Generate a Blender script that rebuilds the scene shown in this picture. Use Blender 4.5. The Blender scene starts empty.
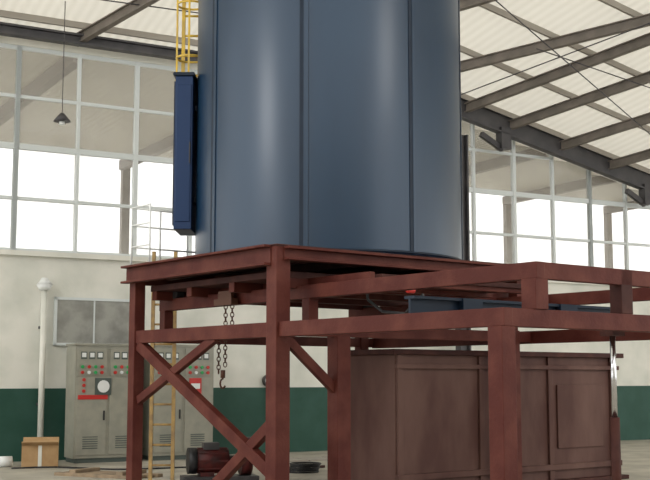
import bpy, bmesh, math, random
from mathutils import Vector, Matrix
random.seed(3)
sc=bpy.context.scene
try: sc.view_settings.view_transform='Standard'
except Exception: pass

# ---------------- materials ----------------
def mat(name,col,rough=.6,metal=0.,col2=None,scale=4.,bump=0.,bscale=20.,coat=0.,stretch=None,thr=(.4,.65),spec=.5):
    m=bpy.data.materials.new(name); m.use_nodes=True
    nt=m.node_tree; b=nt.nodes['Principled BSDF']
    b.inputs['Base Color'].default_value=(*col,1); b.inputs['Roughness'].default_value=rough
    b.inputs['Metallic'].default_value=metal; b.inputs['Specular IOR Level'].default_value=spec
    if coat: b.inputs['Coat Weight'].default_value=coat; b.inputs['Coat Roughness'].default_value=.2
    tc=nt.nodes.new('ShaderNodeTexCoord'); src=tc.outputs['Object']
    if stretch:
        mp=nt.nodes.new('ShaderNodeMapping'); mp.inputs['Scale'].default_value=stretch
        nt.links.new(src,mp.inputs[0]); src=mp.outputs[0]
    if col2:
        n=nt.nodes.new('ShaderNodeTexNoise'); n.inputs['Scale'].default_value=scale; n.inputs['Detail'].default_value=6
        nt.links.new(src,n.inputs[0])
        r=nt.nodes.new('ShaderNodeValToRGB'); r.color_ramp.elements[0].position=thr[0]; r.color_ramp.elements[1].position=thr[1]
        r.color_ramp.elements[0].color=(*col,1); r.color_ramp.elements[1].color=(*col2,1)
        nt.links.new(n.outputs['Fac'],r.inputs[0]); nt.links.new(r.outputs[0],b.inputs['Base Color'])
    if bump:
        n=nt.nodes.new('ShaderNodeTexNoise'); n.inputs['Scale'].default_value=bscale
        nt.links.new(src,n.inputs[0])
        bp=nt.nodes.new('ShaderNodeBump'); bp.inputs['Strength'].default_value=bump; bp.inputs['Distance'].default_value=.02
        nt.links.new(n.outputs['Fac'],bp.inputs['Height']); nt.links.new(bp.outputs[0],b.inputs['Normal'])
    return m
maroon=mat('maroon_paint',(.070,.013,.009),.6,0,(.105,.028,.019),3,.15,30,spec=.2)
maroon_d=mat('maroon_dark',(.038,.011,.009),.65,0,(.065,.022,.017),5,spec=.2)
tankm=mat('tank_paint',(.07,.029,.023),.65,0,(.125,.066,.053),1.5,.2,8,stretch=(1,1,.4),spec=.25)
blue=mat('blue_enamel',(.004,.022,.052),.34,.1,(.007,.030,.066),1.0,.2,1.1,.15,stretch=(1,1,.25),spec=.45)
blue_d=mat('blue_dark',(.003,.010,.024),.5,.1,(.006,.016,.033),4,spec=.3)
blue_b=mat('blue_box_paint',(.006,.026,.085),.45,.1,spec=.3)
yellow=mat('yellow_paint',(.75,.5,.05),.5,0,(.55,.38,.08),6)
lad=mat('worn_ladder',(.45,.29,.10),.6,0,(.28,.18,.08),8)
white=mat('white_paint',(.75,.77,.76),.5)
frame_m=mat('window_frame_white',(.64,.68,.68),.4)
wallm=mat('wall_plaster',(.74,.73,.67),.8,0,(.60,.61,.55),1.2,.1,15)
green=mat('dado_green',(.02,.07,.05),.6,0,(.03,.085,.065),2,spec=.3)
darkst=mat('dark_steel',(.04,.038,.042),.5,0,(.065,.06,.062),3)
raft=mat('rafter_steel',(.15,.13,.11),.6,0,(.21,.18,.155),3)
purm=mat('purlin_steel',(.34,.31,.27),.6)
floorm=mat('concrete_floor',(.46,.43,.36),.6,0,(.28,.26,.22),1.8,.2,30,thr=(.35,.7))
cabm=mat('cabinet_grey',(.32,.31,.255),.45,0,(.27,.27,.225),5)
cabd=mat('cabinet_dark',(.08,.10,.09),.5)
red=mat('red_plastic',(.5,.03,.025),.4); grn=mat('green_plastic',(.03,.35,.1),.4)
black=mat('black_rubber',(.015,.015,.017),.5)
card=mat('cardboard',(.42,.27,.13),.8,0,(.36,.22,.1),6)
chrome=mat('chrome',(.6,.6,.62),.2,1)
chainm=mat('rusty_chain',(.08,.03,.015),.6,.3)
redm=mat('motor_red',(.10,.015,.013),.5,0,(.04,.012,.012),6,spec=.3)
boardm=mat('board_grey',(.34,.34,.31),.6,0,(.22,.22,.2),3)
timber=mat('timber_board',(.30,.22,.14),.8,0,(.2,.15,.1),6)
def glassm():
    m=bpy.data.materials.new('dusty_glass'); m.use_nodes=True; nt=m.node_tree
    for n in list(nt.nodes): nt.nodes.remove(n)
    o=nt.nodes.new('ShaderNodeOutputMaterial'); mx=nt.nodes.new('ShaderNodeMixShader')
    t=nt.nodes.new('ShaderNodeBsdfTransparent'); d=nt.nodes.new('ShaderNodeBsdfPrincipled')
    d.inputs['Base Color'].default_value=(.52,.5,.45,1); d.inputs['Roughness'].default_value=.1
    tc=nt.nodes.new('ShaderNodeTexCoord'); n=nt.nodes.new('ShaderNodeTexNoise'); n.inputs['Scale'].default_value=.8
    r=nt.nodes.new('ShaderNodeMapRange'); r.inputs[3].default_value=.05; r.inputs[4].default_value=.5
    nt.links.new(tc.outputs['Object'],n.inputs[0]); nt.links.new(n.outputs['Fac'],r.inputs[0])
    nt.links.new(r.outputs[0],mx.inputs[0]); nt.links.new(t.outputs[0],mx.inputs[1]); nt.links.new(d.outputs[0],mx.inputs[2])
    nt.links.new(mx.outputs[0],o.inputs[0]); return m
glass=glassm()
def sheetmat(name,c1,c2,trans,tcol):
    m=mat(name,c1,.6)
    nt=m.node_tree; b=nt.nodes['Principled BSDF']; o=[n for n in nt.nodes if n.type=='OUTPUT_MATERIAL'][0]
    tc=nt.nodes.new('ShaderNodeTexCoord'); w=nt.nodes.new('ShaderNodeTexWave'); w.inputs['Scale'].default_value=1.6
    w.bands_direction='X'
    nt.links.new(tc.outputs['Object'],w.inputs[0])
    r=nt.nodes.new('ShaderNodeValToRGB'); r.color_ramp.elements[0].color=(*c1,1); r.color_ramp.elements[1].color=(*c2,1)
    nt.links.new(w.outputs['Fac'],r.inputs[0]); nt.links.new(r.outputs[0],b.inputs['Base Color'])
    t=nt.nodes.new('ShaderNodeBsdfTranslucent'); t.inputs[0].default_value=(*tcol,1)
    mx=nt.nodes.new('ShaderNodeMixShader'); mx.inputs[0].default_value=trans
    nt.links.new(b.outputs[0],mx.inputs[1]); nt.links.new(t.outputs[0],mx.inputs[2]); nt.links.new(mx.outputs[0],o.inputs[0])
    return m
roofm=sheetmat('roof_sheet',(.60,.58,.51),(.74,.72,.66),.27,(.9,.86,.76))

# ---------------- mesh builder ----------------
class B:
    def __init__(s,name,loc=(0,0,0),rz=0.):
        s.name=name; s.bm=bmesh.new(); s.mats=[]; s.mw=Matrix.Translation(loc)@Matrix.Rotation(rz,4,'Z')
    def mi(s,m):
        if m not in s.mats: s.mats.append(m)
        return s.mats.index(m)
    def _fin(s,vs,m,smooth=False):
        i=s.mi(m); fs=set()
        for v in vs:
            for f in v.link_faces: fs.add(f)
        for f in fs: f.material_index=i; f.smooth=smooth
    def box(s,lo,hi,m,rot=None):
        lo=Vector(lo);hi=Vector(hi); c=(lo+hi)/2; d=hi-lo
        M=Matrix.Translation(c)@(rot if rot else Matrix())@Matrix.Diagonal((*d,1))
        r=bmesh.ops.create_cube(s.bm,size=1,matrix=M); s._fin(r['verts'],m); return s
    def beam(s,p,q,w,h,m,up=(0,0,1)):
        p=Vector(p);q=Vector(q); d=q-p; L=d.length; x=d.normalized(); u=Vector(up)
        if abs(x.dot(u))>.98: u=Vector((0,1,0))
        y=u.cross(x).normalized(); z=x.cross(y)
        R=Matrix((x,y,z)).transposed().to_4x4()
        M=Matrix.Translation((p+q)/2)@R@Matrix.Diagonal((L,w,h,1))
        r=bmesh.ops.create_cube(s.bm,size=1,matrix=M); s._fin(r['verts'],m); return s
    def ibeam(s,p,q,w,h,m,t=.02):
        p=Vector(p);q=Vector(q);o=Vector((0,0,h/2-t/2))
        s.beam(p+o,q+o,w,t,m); s.beam(p-o,q-o,w,t,m); s.beam(p,q,t,h-2*t,m); return s
    def cyl(s,p,q,r,m,n=16,r2=None):
        p=Vector(p);q=Vector(q); d=q-p
        R=Vector((0,0,1)).rotation_difference(d.normalized()).to_matrix().to_4x4()
        M=Matrix.Translation((p+q)/2)@R
        o=bmesh.ops.create_cone(s.bm,cap_ends=True,segments=n,radius1=r,radius2=r if r2 is None else r2,depth=d.length,matrix=M)
        s._fin(o['verts'],m,True)
        for v in o['verts']:
            for f in v.link_faces:
                if len(f.verts)>4: f.smooth=False
        return s
    def tube(s,pts,r,m,n=8):
        for a,b in zip(pts[:-1],pts[1:]): s.cyl(a,b,r,m,n)
        return s
    def torus(s,c,R,r,m,M=Matrix(),sy=1.,n=12,k=6):
        vs=[]
        for i in range(n):
            t=2*math.pi*i/n
            for j in range(k):
                u=2*math.pi*j/k
                co=Vector(((R+r*math.cos(u))*math.cos(t),(R*sy+r*math.cos(u))*math.sin(t),r*math.sin(u)))
                vs.append(s.bm.verts.new(Vector(c)+M@co))
        for i in range(n):
            for j in range(k):
                s.bm.faces.new((vs[i*k+j],vs[((i+1)%n)*k+j],vs[((i+1)%n)*k+(j+1)%k],vs[i*k+(j+1)%k]))
        s._fin(vs,m,True); return s
    def done(s,bevel=0.,parent=None):
        bmesh.ops.recalc_face_normals(s.bm,faces=s.bm.faces)
        me=bpy.data.meshes.new(s.name); s.bm.to_mesh(me); s.bm.free()
        for m in s.mats: me.materials.append(m)
        o=bpy.data.objects.new(s.name,me); sc.collection.objects.link(o)
        if parent:
            o.parent=parent; o.matrix_parent_inverse=parent.matrix_basis.inverted()
        o.matrix_basis=s.mw
        if bevel:
            b=o.modifiers.new('bev','BEVEL'); b.width=bevel; b.segments=2; b.limit_method='ANGLE'
        return o

C1=(-.54,13.4,0); TH=math.atan2(.619,.785)
WO=(0,24.5,0); TW=math.atan(.56)
cw,sw=math.cos(TW),math.sin(TW)
def zroofXY(X,Y):
    d=(24.5+.56*X-Y)/1.146
    zL=7.95+.25*d
    zR=7.75-.1104*(X-3.03)-.2506*(Y-25.8)
    return min(zL,zR)
def w2(s,y): return (s*cw-y*sw, 24.5+s*sw+y*cw)
def zroof(s,y): return zroofXY(*w2(s,y))

# ---------------- shell ----------------
f=B('floor'); f.box((-20,-6,-.2),(24,60,0),floorm); f.done()
S0,S1=-14.0,15.0
w=B('wall_back',WO,TW)
w.box((S0,0,0),(S1,.25,3.78),wallm)
w.box((S0,-.015,0),(S1,0,1.31),green)
w.box((S0,-.12,3.74),(S1,.27,3.83),wallm)
N=58
for i in range(N):
    a=S0+(S1-S0)*i/N; b=S0+(S1-S0)*(i+1)/N
    z=min(zroof(a,0),zroof(b,0))
    if z>7.74: w.box((a,0,7.72),(b,.2,z),wallm)
w.done()
w=B('wall_front_light_block')  # unseen wall behind the camera, added to cut sky light on the furnace front
w.box((-14,-3.2,0),(-9,-3,8),wallm); w.box((-5,-3.2,0),(14,-3,8),wallm); w.box((-9,-3.2,5),(-5,-3,8),wallm)
w.box((-14,-2.99,0),(-9,-2.98,1.31),green); w.box((-5,-2.99,0),(14,-2.98,1.31),green)
w.done()
# windows
zs=[3.83,4.82,5.8,6.75,7.7]
xs=[-6.57+1.17*k for k in range(-6,18)]
xs=[x for x in xs if S0<x<S1]
def topz(s): return min(7.74,zroof(s,0)-.05)
groups=[xs[0:7],xs[6:13],xs[12:19],xs[18:]]
for gi,g in enumerate(groups):
    b=B('window_%d'%(gi+1),WO,TW)
    for k,x in enumerate(g):
        t=.085 if (k%2==0) else .06
        b.box((x-t/2,.02,3.8),(x+t/2,.12,topz(x)),frame_m)
    for zi,z in enumerate(zs):
        t=.11 if zi in(0,2,4) else .06
        for x0,x1 in zip(g[:-1],g[1:]):
            if z<min(topz(x0),topz(x1)): b.box((x0,.03,z-t/2),(x1,.11,z+t/2),frame_m)
    for x0,x1 in zip(g[:-1],g[1:]):
        b.box((x0,.065,3.83),(x1,.072,min(topz(x0),topz(x1))),glass)
    b.done()
# roof sheet
rb=B('ceiling',WO,TW)
ns,nd=60,56
vv=[[rb.bm.verts.new((S0+(S1+5-S0)*i/ns,.6-26*j/nd,zroof(S0+(S1+5-S0)*i/ns,.6-26*j/nd)+.12)) for j in range(nd+1)] for i in range(ns+1)]
for i in range(ns):
    for j in range(nd):
        fc=rb.bm.faces.new((vv[i][j],vv[i+1][j],vv[i+1][j+1],vv[i][j+1])); fc.material_index=0
rb.mats.append(roofm); rb.done()
p=B('roof_purlins',WO,TW)
for k in range(12):
    y=-.5-1.6*k; prev=None
    for i in range(31):
        s=S0+(S1+4-S0)*i/30; q=(s,y,zroof(s,y)+.04)
        if prev: p.beam(prev,q,.06,.12,purm)
        prev=q
p.done()
r=B('roof_rafters')
for X in (3.17,4.25,5.58,6.9,8.6):
    Y=24.5+.56*X-.45; st=Vector((X,Y,0)); d=Vector((.666,-.746,0)); prev=None
    for t in range(0,15):
        q=st+d*t; q.z=zroofXY(q.x,q.y)-.16
        if prev: r.ibeam(prev,q,.13,.21,raft)
        prev=q
for s in (-11,-8.2,-5.6,-3.1,-.6,1.6):
    prev=None
    for t in range(0,12):
        x,y=w2(s+.45*t,-.3-t); q=Vector((x,y,zroofXY(x,y)-.16))
        if prev: r.ibeam(prev,q,.13,.21,raft)
        prev=q
r.done()
g=B('eave_girder',WO,TW)
prev=None
for i in range(0,30):
    s=S0+i; q=Vector((s,-.42,zroof(s,-.42)-.2))
    if prev: g.ibeam(prev,q,.2,.46 if s>1 else .2,darkst,.04)
    prev=q
for s in (4.35,8.75,13):
    zt=zroof(s,-.4)-.3
    g.beam((s-.5,-.4,zt-.2),(s+.1,-.4,zt-.5),.1,.12,darkst)
    g.box((s,-.52,zt-.5),(s+.28,-.3,zt),darkst)
g.done()
c=B('steel_column',WO,TW); c.box((3.1,-.6,0),(3.2,-.55,6.9),darkst); c.box((3.02,-.66,0),(3.06,-.46,6.9),darkst); c.box((3.06,-.57,0),(3.26,-.55,6.9),darkst); c.box((3.26,-.66,0),(3.3,-.46,6.9),darkst); c.done()
t=B('roof_tie_rods')
t.cyl((2.2,24.6,7.3),(7.2,19.0,8.1),.012,darkst,6)
t.cyl((2.8,20.5,8.6),(8,26.5,6.7),.012,darkst,6)
t.cyl((4.2,22.5,8.0),(9.5,25.0,7.0),.012,darkst,6)
t.cyl((-6,19.5,8.3),(-2,21.0,8.2),.012,darkst,6)
t.done()
nb=B('neighbour_building',WO,TW)
nb.box((-22,1.2,8.3),(32,13,8.4),sheetmat('neighbour_roof',(.5,.48,.42),(.6,.58,.52),.2,(.9,.86,.76)))
for k in range(10):
    nb.beam((-20+5*k,1.5,8.1),(-20+5*k,13,8.1),.2,.3,raft)
    nb.box((-20+5*k,12.9,0),(-19.75+5*k,13.1,8.2),raft)
nb.box((-22,13,0),(32,13.2,3.0),wallm)
nb.done()

# ---------------- furnace stand ----------------
AL=3.3; BL=4.25; AD=3.42
s=B('furnace_stand',C1,TH)
s.box((-.1,-.1,0),(.1,.1,3.03),maroon)
s.box((-.08,AL-.08,0),(.08,AL+.08,2.9),maroon)
s.box((3.95,AL-.08,0),(4.11,AL+.08,2.9),maroon)
s.box((3.95,-.08,2.59),(4.11,.08,2.9),maroon)
def chan(p,q,h,nrm):
    p=Vector(p);q=Vector(q); n=Vector(nrm)
    s.beam(p,q,.03,h,maroon)
    o=Vector((0,0,h/2-.015)); s.beam(p+n*.05+o,q+n*.05+o,.11,.03,maroon); s.beam(p+n*.05-o,q+n*.05-o,.11,.03,maroon)
H=.24; zc=3.03-H/2
chan((-.1,0,zc),(-.1,AD,zc),H,(-1,0,0)); chan((BL,0,zc),(BL,AD,zc),H,(1,0,0))
chan((0,-.1,zc+.02),(BL,-.1,zc+.02),H-.08,(0,-1,0)); chan((0,AD,zc),(BL,AD,zc),H,(0,1,0))
s.box((-.1,-.1,3.0),(BL,AD,3.035),maroon_d)
for k in range(5): s.beam((.5+.8*k,0,2.93),(.5+.8*k,AL,2.93),.1,.13,maroon_d)
z2=2.14; hb=.17
s.box((-.09,-3.57,0),(.09,-3.39,z2-hb),maroon)
s.beam((0,-3.57,z2-hb/2),(0,AL,z2-hb/2),.12,hb,maroon)
s.beam((0,-3.48,z2-hb/2),(4.5,-3.48,z2-hb/2),.14,hb,maroon)
s.beam((4.3,-3.57,z2-hb/2),(4.3,AL,z2-hb/2),.12,hb,maroon)
s.beam((0,0,z2-hb/2),(4.3,0,z2-hb/2),.1,hb-.03,maroon)
s.beam((0,AL,z2-hb/2),(4.3,AL,z2-hb/2),.1,hb-.03,maroon)
s.box((4.2,-3.57,0),(4.38,-3.39,z2-hb),maroon)
s.box((3.85,-.07,0),(4.0,.07,z2),maroon)
s.box((.8,-.1,0),(1.0,.1,z2-hb+.03),maroon)
z3=2.59
for b0 in (.465,3.9):
    s.beam((b0,-3.56,z3-.08),(b0,AL+.1,z3-.08),.12,.16,maroon)
    s.box((b0-.09,-3.57,z2),(b0+.09,-3.39,z3-.16),maroon)
    s.box((b0-.07,-.07,z2),(b0+.07,.07,z3-.16),maroon)
    s.box((b0-.07,AL-.07,z2),(b0+.07,AL+.07,z3-.16),maroon)
s.beam((.465,-3.5,z3-.08),(4.4,-3.5,z3-.08),.1,.16,maroon)
s.box((1.68,-3.55,z2),(1.86,-3.4,z3),maroon_d)
def br(p,q,w=.11): s.beam(p,q,w*.7,w,maroon)
br((0,1.3,2.0),(0,3.2,1.2)); br((0,3.2,1.95),(0,.08,.42),.15); br((0,.1,.98),(0,1.55,.03),.13)
br((.08,0,1.98),(.85,0,1.35))
for (x,y) in ((0,0),(0,AL),(4.03,AL),(0,-3.48),(4.29,-3.48),(3.92,0),(.9,0)):
    s.box((x-.17,y-.17,0),(x+.17,y+.17,.02),maroon_d)
stand=s.done(.006)

b=B('blue_cross_beam',C1,TH); b.ibeam((.4,-1.8,2.25),(4.0,-1.8,2.25),.16,.22,blue_d,.03); b.box((1.1,-1.9,2.14),(1.4,-1.7,2.36),blue_d); b.box((2.7,-1.9,2.14),(3.0,-1.7,2.36),blue_d); b.done(parent=stand)
h=B('hydraulic_cylinder',C1,TH); h.cyl((1.9,-3.25,0),(1.9,-3.25,1.1),.05,maroon_d); h.cyl((1.9,-3.25,1.1),(1.9,-3.25,1.95),.03,chrome); h.box((1.8,-3.33,1.93),(2.0,-3.17,1.98),maroon_d); h.done(parent=stand)
d=B('hearth_door_trolley',C1,TH)
d.box((.15,.2,2.68),(4.1,3.2,2.76),maroon_d)
for y in (.25,1.2,2.2,3.1): d.beam((.15,y,2.62),(4.1,y,2.62),.12,.12,maroon)
d.box((.8,-.9,2.62),(3.4,.15,2.68),maroon_d)
for y in (-.8,.0): d.beam((.7,y,2.6),(3.5,y,2.6),.1,.07,maroon)
d.beam((.62,-.95,2.64),(.62,3.2,2.64),.07,.1,maroon)
for x in (.465,3.9):
    for y in (.3,3.0): d.cyl((x-.06,y,2.66),(x+.06,y,2.66),.08,black,20)
d.cyl((1.1,-1.0,2.50),(1.2,-1.0,2.50),.035,red,14); d.box((1.11,-1.02,2.5),(1.19,-.94,2.62),maroon_d)
d.tube([(.9,-.5,2.6),(.85,-.6,2.4),(.8,-.9,2.25),(.7,-1.4,2.2),(.6,-1.8,2.38)],.018,black)
d.done(.005,parent=stand)
ch=B('hoist_chain',C1,TH)
def strand(x,y,z0,z1):
    z=z0;k=0
    while z>z1:
        M=Matrix.Rotation(math.radians(90),3,'X'); M=Matrix.Rotation(math.radians(45+90*(k%2)),3,'Z')@M
        ch.torus((x,y,z),.022,.007,chainm,M.to_4x4(),1.5,10,5); z-=.052;k+=1
yc=1.6
strand(.3,yc-.05,2.45,1.62); strand(.3,yc+.1,2.0,1.55); strand(.3,yc-.2,2.45,2.0)
ch.cyl((.3,yc,1.6),(.3,yc,1.5),.03,chainm,10)
pts=[(.3,yc,1.5)]+[(.3,yc+.06*math.sin(math.radians(a)),1.43+.06*math.cos(math.radians(a))) for a in range(0,270,30)]
ch.tube(pts,.012,chainm)
ch.box((.25,yc-.25,2.42),(.35,yc+.15,2.5),chainm); ch.box((.28,yc-.2,2.5),(.32,yc+.1,2.6),chainm)
ch.done(parent=stand)
r=B('platform_railing',C1,TH)
for x in (-.05,.4,.85,1.2): r.cyl((x,3.40,3.03),(x,3.40,3.85),.014,white,8)
for z in (3.3,3.6,3.85): r.cyl((-.05,3.40,z),(1.2,3.40,z),.012,white,8)
for y in (2.9,): r.cyl((-.05,y,3.03),(-.05,y,3.85),.014,white,8)
for z in (3.3,3.6,3.85): r.cyl((-.05,2.9,z),(-.05,3.40,z),.012,white,8)
r.done(parent=stand)

# ---------------- furnace ----------------
fb,fa=2.13,1.75
Cx=C1[0]+.785*fb-.619*fa; Cy=C1[1]+.619*fb+.785*fa
R=1.85; Z0,Z1=3.04,7.2
f=B('bell_furnace',(Cx,Cy,0)); 
n=192; rings=[]
def rad(t):
    u=((t-math.radians(-90-10.5))/math.radians(45))%1
    return R*(1-.0025*math.sin(u*math.pi))
zl=[Z0,Z0+.02]+[Z0+.3*k for k in range(1,14)]+[Z1]
for z in zl:
    rings.append([f.bm.verts.new((rad(2*math.pi*i/n)*math.cos(2*math.pi*i/n),rad(2*math.pi*i/n)*math.sin(2*math.pi*i/n),z)) for i in range(n)])
bi=f.mi(blue)
for a,c in zip(rings[:-1],rings[1:]):
    for i in range(n):
        q=f.bm.faces.new((a[i],a[(i+1)%n],c[(i+1)%n],c[i])); q.smooth=True; q.material_index=bi
q=f.bm.faces.new(rings[0]); q.material_index=bi
f.cyl((0,0,Z1),(0,0,Z1+.08),R+.08,blue_d,64); f.cyl((0,0,Z1+.08),(0,0,Z1+.35),1.2,blue_d,48,.6)
for k in range(8):
    t=math.radians(-90-10.5+45*k)
    x,y=math.cos(t),math.sin(t)
    f.box((R*x-.008,R*y-.03,Z0+.03),(R*x+.008,R*y+.03,Z1-.02),blue_d,Matrix.Rotation(t,4,'Z'))
    t2=t+math.radians(1.6)
    f.box((R*math.cos(t2)-.012,R*math.sin(t2)-.03,Z0+.03),(R*math.cos(t2)+.012,R*math.sin(t2)+.03,Z1-.02),blue,Matrix.Rotation(t2,4,'Z'))
f.torus((0,0,Z0+.03),R+.0,.02,blue_d,n=96)
furn=f.done()

b=B('terminal_box',(Cx,Cy,0))
b.box((-2.10,-.5,3.5),(-1.86,.25,5.62),blue_b); b.box((-2.13,-.53,5.62),(-1.84,.28,5.67),blue_d)
b.box((-2.125,-.45,3.56),(-2.10,.2,5.56),blue_d)
b.box((-2.08,-.515,3.6),(-1.88,-.5,5.5),blue_b)
for z in (3.9,5.2): b.box((-1.88,-.2,z),(-1.78,0,z+.08),blue_d)
b.box((-1.90,-.53,4.4),(-1.88,-.50,4.7),black)
b.done(.008,parent=furn)
l=B('caged_access_ladder',(Cx-2.07,Cy+.55,0))
for x in (-.06,.2): l.box((x-.025,-.025,4.9),(x+.025,.025,7.9),yellow)
for k in range(10): l.cyl((-.06,0,5.0+.3*k),(.2,0,5.0+.3*k),.018,yellow,8)
for z in (5.3,6.1,6.9,7.7):
    l.torus((.07,-.2,z),.2,.016,yellow,n=20)
for x in (-.12,.07,.26): l.box((x-.014,-.42 if x==.07 else -.27,5.3),(x+.014,-.4 if x==.07 else -.25,7.7),yellow)
for z in (5.2,6.4): l.box((.18,-.02,z),(.5,.02,z+.04),yellow)
l.done(parent=furn)
l=B('lower_access_ladder',(-2.36,17.05,0))
for x in (-.16,.16): l.box((x-.025,-.03,0),(x+.025,.03,3.35),lad)
for k in range(11): l.cyl((-.16,0,.25+.29*k),(.16,0,.25+.29*k),.016,lad,8)
l.done()

# quench tank
t=B('quench_tank',C1,TH)
t.box((2.1,.35,.06),(6.6,1.3,1.80),tankm)
t.box((2.02,.27,1.80),(6.68,1.38,1.87),maroon_d)
t.box((2.0,.25,.0),(6.7,1.4,.06),maroon_d)
for x in (2.12,3.6,5.0,6.4): t.box((x,.31,.06),(x+.09,.35,1.8),tankm)
t.box((2.1,.30,1.62),(6.6,.35,1.68),tankm); t.box((2.1,.29,.2),(6.6,.35,.28),tankm)
t.box((5.2,.32,.5),(6.2,.35,1.4),tankm)
t.done(.006)
m=B('pump_motor',(-1.55,17.35,0),math.radians(15))
m.box((-.55,-.22,0),(.55,.22,.08),darkst)
m.cyl((-.35,0,.3),(.12,0,.3),.18,redm,24); m.cyl((-.47,0,.3),(-.35,0,.3),.19,black,24); m.cyl((.12,0,.3),(.3,0,.3),.07,darkst,16)
m.cyl((.3,0,.3),(.46,0,.3),.22,redm,24); m.cyl((.38,0,.3),(.38,0,.62),.06,redm,14); m.cyl((.38,0,.6),(.38,0,.63),.1,darkst,16)
m.box((-.25,-.1,.46),(-.02,.1,.56),darkst)
for k in range(10):
    a=k*36; m.beam((-.33,.18*math.cos(math.radians(a)),.3+.18*math.sin(math.radians(a))),(.1,.18*math.cos(math.radians(a)),.3+.18*math.sin(math.radians(a))),.012,.03,redm)
m.box((-.3,-.15,.08),(-.1,.15,.14),redm)
m.done()

def cabinet(s0,v):
    c=B('control_cabinet',WO,TW)
    W=1.22; y0,y1=-1.0,-.45
    c.box((s0,y0,.08),(s0+W,y1,2.08),cabm); c.box((s0+.03,y0+.03,0),(s0+W-.03,y1,.08),cabd)
    c.box((s0-.02,y0-.02,2.08),(s0+W+.02,y1,2.12),cabm)
    for k in (0,1):
        x=s0+.03+k*W/2; 
        c.box((x,y0-.02,.14),(x+W/2-.06,y0,1.5),cabm); c.box((x,y0-.02,1.54),(x+W/2-.06,y0,2.04),cabm)
        c.box((x+W/2-.12,y0-.035,.75),(x+W/2-.09,y0-.02,.92),black)
        for i in range(3):
            c.box((x+.06+.15*i,y0-.03,1.84),(x+.17+.15*i,y0-.02,1.97),cabd); c.box((x+.075+.15*i,y0-.034,1.87),(x+.155+.15*i,y0-.03,1.95),white)
        for i in range(4):
            c.cyl((x+.09+.12*i,y0-.02,1.7),(x+.09+.12*i,y0-.05,1.7),.03,red if i%2 else grn,12)
            c.cyl((x+.09+.12*i,y0-.02,1.6),(x+.09+.12*i,y0-.05,1.6),.03,[red,white,grn,red][i],12)
        for i in range(6): c.box((x+.12,y0-.028,.25+.04*i),(x+.4,y0-.02,.265+.04*i),cabd)
    if v==0:
        c.box((s0+.36,y0-.04,1.2),(s0+.66,y0-.02,1.5),cabd); c.cyl((s0+.51,y0-.04,1.35),(s0+.51,y0-.06,1.35),.11,white,20)
        c.box((s0+.05,y0-.03,1.12),(s0+.6,y0-.018,1.2),red)
        for i in range(3): c.cyl((s0+.15,y0-.02,1.27+.1*i),(s0+.15,y0-.05,1.27+.1*i),.03,red,12)
    else:
        c.box((s0+.72,y0-.04,1.2),(s0+.96,y0-.02,1.5),red); c.box((s0+.75,y0-.045,1.3),(s0+.93,y0-.04,1.4),white)
    c.done(.006)
cabinet(-5.66,0); cabinet(-4.2,1)
n_=B('notice_board',WO,TW); n_.box((-5.75,-.07,2.15),(-4.3,-.03,2.95),boardm)
for (a,b_) in (((-5.8,-.09,2.1),(-5.75,-.02,3.0)),((-4.3,-.09,2.1),(-4.25,-.02,3.0)),((-5.8,-.09,2.95),(-4.25,-.02,3.0)),((-5.8,-.09,2.1),(-4.25,-.02,2.15)),((-5.05,-.08,2.15),(-5.02,-.02,2.95))): n_.box(a,b_,frame_m)
n_.done()
v=B('vent_pipe',WO,TW)
v.cyl((-6.05,-.25,0),(-6.05,-.25,3.2),.055,wallm,16); v.cyl((-6.05,-.25,3.2),(-6.05,-.25,3.33),.15,white,20,.05); v.cyl((-6.05,-.25,3.1),(-6.05,-.25,3.2),.09,white,20,.15)
for z in (1,2.4): v.box((-6.08,-.25,z),(-6.02,-.02,z+.05),darkst)
v.cyl((-6.05,-.25,0),(-6.05,-.25,.05),.12,wallm,20)
v.done()
l=B('pendant_lamp',(-4.75,20.6,0)); l.cyl((0,0,6.25),(0,0,8.35),.008,darkst,6); l.cyl((0,0,6.1),(0,0,6.25),.16,darkst,20,.04); l.cyl((0,0,6.04),(0,0,6.1),.05,white,12); l.done()
c=B('cardboard_box',(-4.85,20.1,0),math.radians(12))
c.box((-.3,-.22,0),(.3,.22,.42),card)
c.box((-.3,-.36,.40),(.3,-.22,.415),card,Matrix.Rotation(math.radians(-25),4,'X')); c.box((-.3,.22,.43),(.3,.36,.445),card,Matrix.Rotation(math.radians(35),4,'X'))
c.box((-.03,-.224,.0),(.03,-.22,.42),wallm)
c.done()
c=B('paper_roll',(-5.45,20.0,0)); c.cyl((-.12,0,.09),(.12,.1,.09),.09,white,20); c.cyl((-.13,-.01,.09),(.13,.11,.09),.03,card,12); c.done()
cb=B('power_cable',(0,0,0)); cb.tube([(-5.2+.35*k,19.6+.25*math.sin(k*.9),.015) for k in range(12)],.014,black)
cb.done()
tb=B('timber_boards',(-3.35,18.2,0),math.radians(-28))
for k in range(4): tb.box((-.8+.05*k,-.3+.16*k,0.0),(.7+.04*k,-.17+.16*k,.05),timber)
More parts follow.
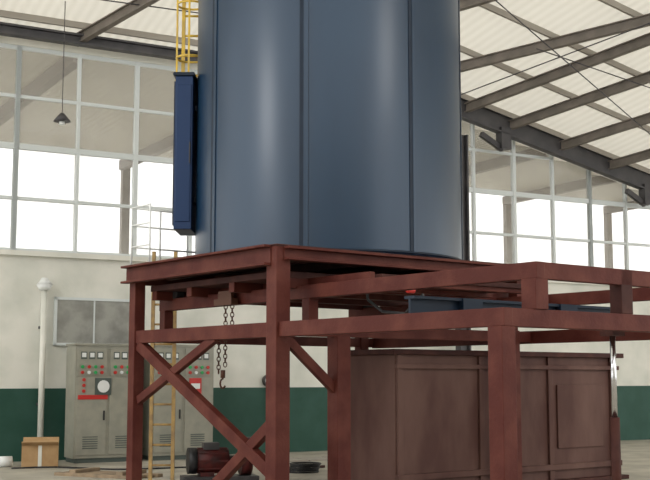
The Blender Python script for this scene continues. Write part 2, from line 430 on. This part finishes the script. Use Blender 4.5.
for x in (-.5,.4): tb.box((x,-.3,.05),(x+.12,.3,.1),timber)
tb.done(.004)
# coil of cable by the stand and some offcuts
cc=B('cable_coil',(-.35,18.9,0))
for k in range(5): cc.torus((0.01*k,0,.02+.03*k),.24-.012*(k%2),.016,black,n=28)
cc.done()
oc=B('steel_offcuts',(.55,19.6,0))
for k in range(9):
    a=random.uniform(0,3.1); x,y=random.uniform(-.7,.7),random.uniform(-.3,.3)
    oc.box((x-.14,y-.03,0),(x+.14,y+.03,.04),darkst if k%2 else maroon_d,Matrix.Rotation(a,4,'Z'))
oc.done()
pl=B('floor_channel_cover',WO,TW)
for k in range(8): pl.box((-3+.62*k,-2.6,0),(-2.42+.62*k,-1.9,.03),purm)
pl.done()
pg=B('wall_gauge',WO,TW); pg.cyl((-1.35,-.12,1.45),(-1.35,-.01,1.45),.12,darkst,20); pg.cyl((-1.35,-.13,1.45),(-1.35,-.12,1.45),.1,white,20); pg.cyl((-1.35,-.06,1.33),(-1.35,-.06,.2),.02,darkst,8); pg.done()

# ---------------- camera, light ----------------
cam=bpy.data.cameras.new('camera'); co=bpy.data.objects.new('camera',cam); sc.collection.objects.link(co)
co.location=(0,0,1.5); co.rotation_euler=(math.radians(90+6.77),0,0); cam.lens=64.4; cam.sensor_width=36
cam.clip_end=300; sc.camera=co
W=bpy.data.worlds.new('sky'); sc.world=W; W.use_nodes=True
bg=W.node_tree.nodes['Background']; bg.inputs[0].default_value=(1,.99,.96,1); bg.inputs[1].default_value=2.3
def area(name,loc,tgt,size,e,col=(1,1,1)):
    L=bpy.data.lights.new(name,'AREA'); L.energy=e; L.size=size; L.color=col
    o=bpy.data.objects.new(name,L); sc.collection.objects.link(o); o.location=loc
    o.rotation_euler=(Vector(tgt)-Vector(loc)).to_track_quat('-Z','Y').to_euler()
area('fill_light_left',(-8,9,7),(0,17,3),2,150,(1,.98,.93))  # added area light without a fixture, for fill and a furnace highlight streak
area('fill_light_right',(7,9,8),(0,17,3),2,90,(1,.98,.93))  # weaker added light from the right, out of view, no real lamp there
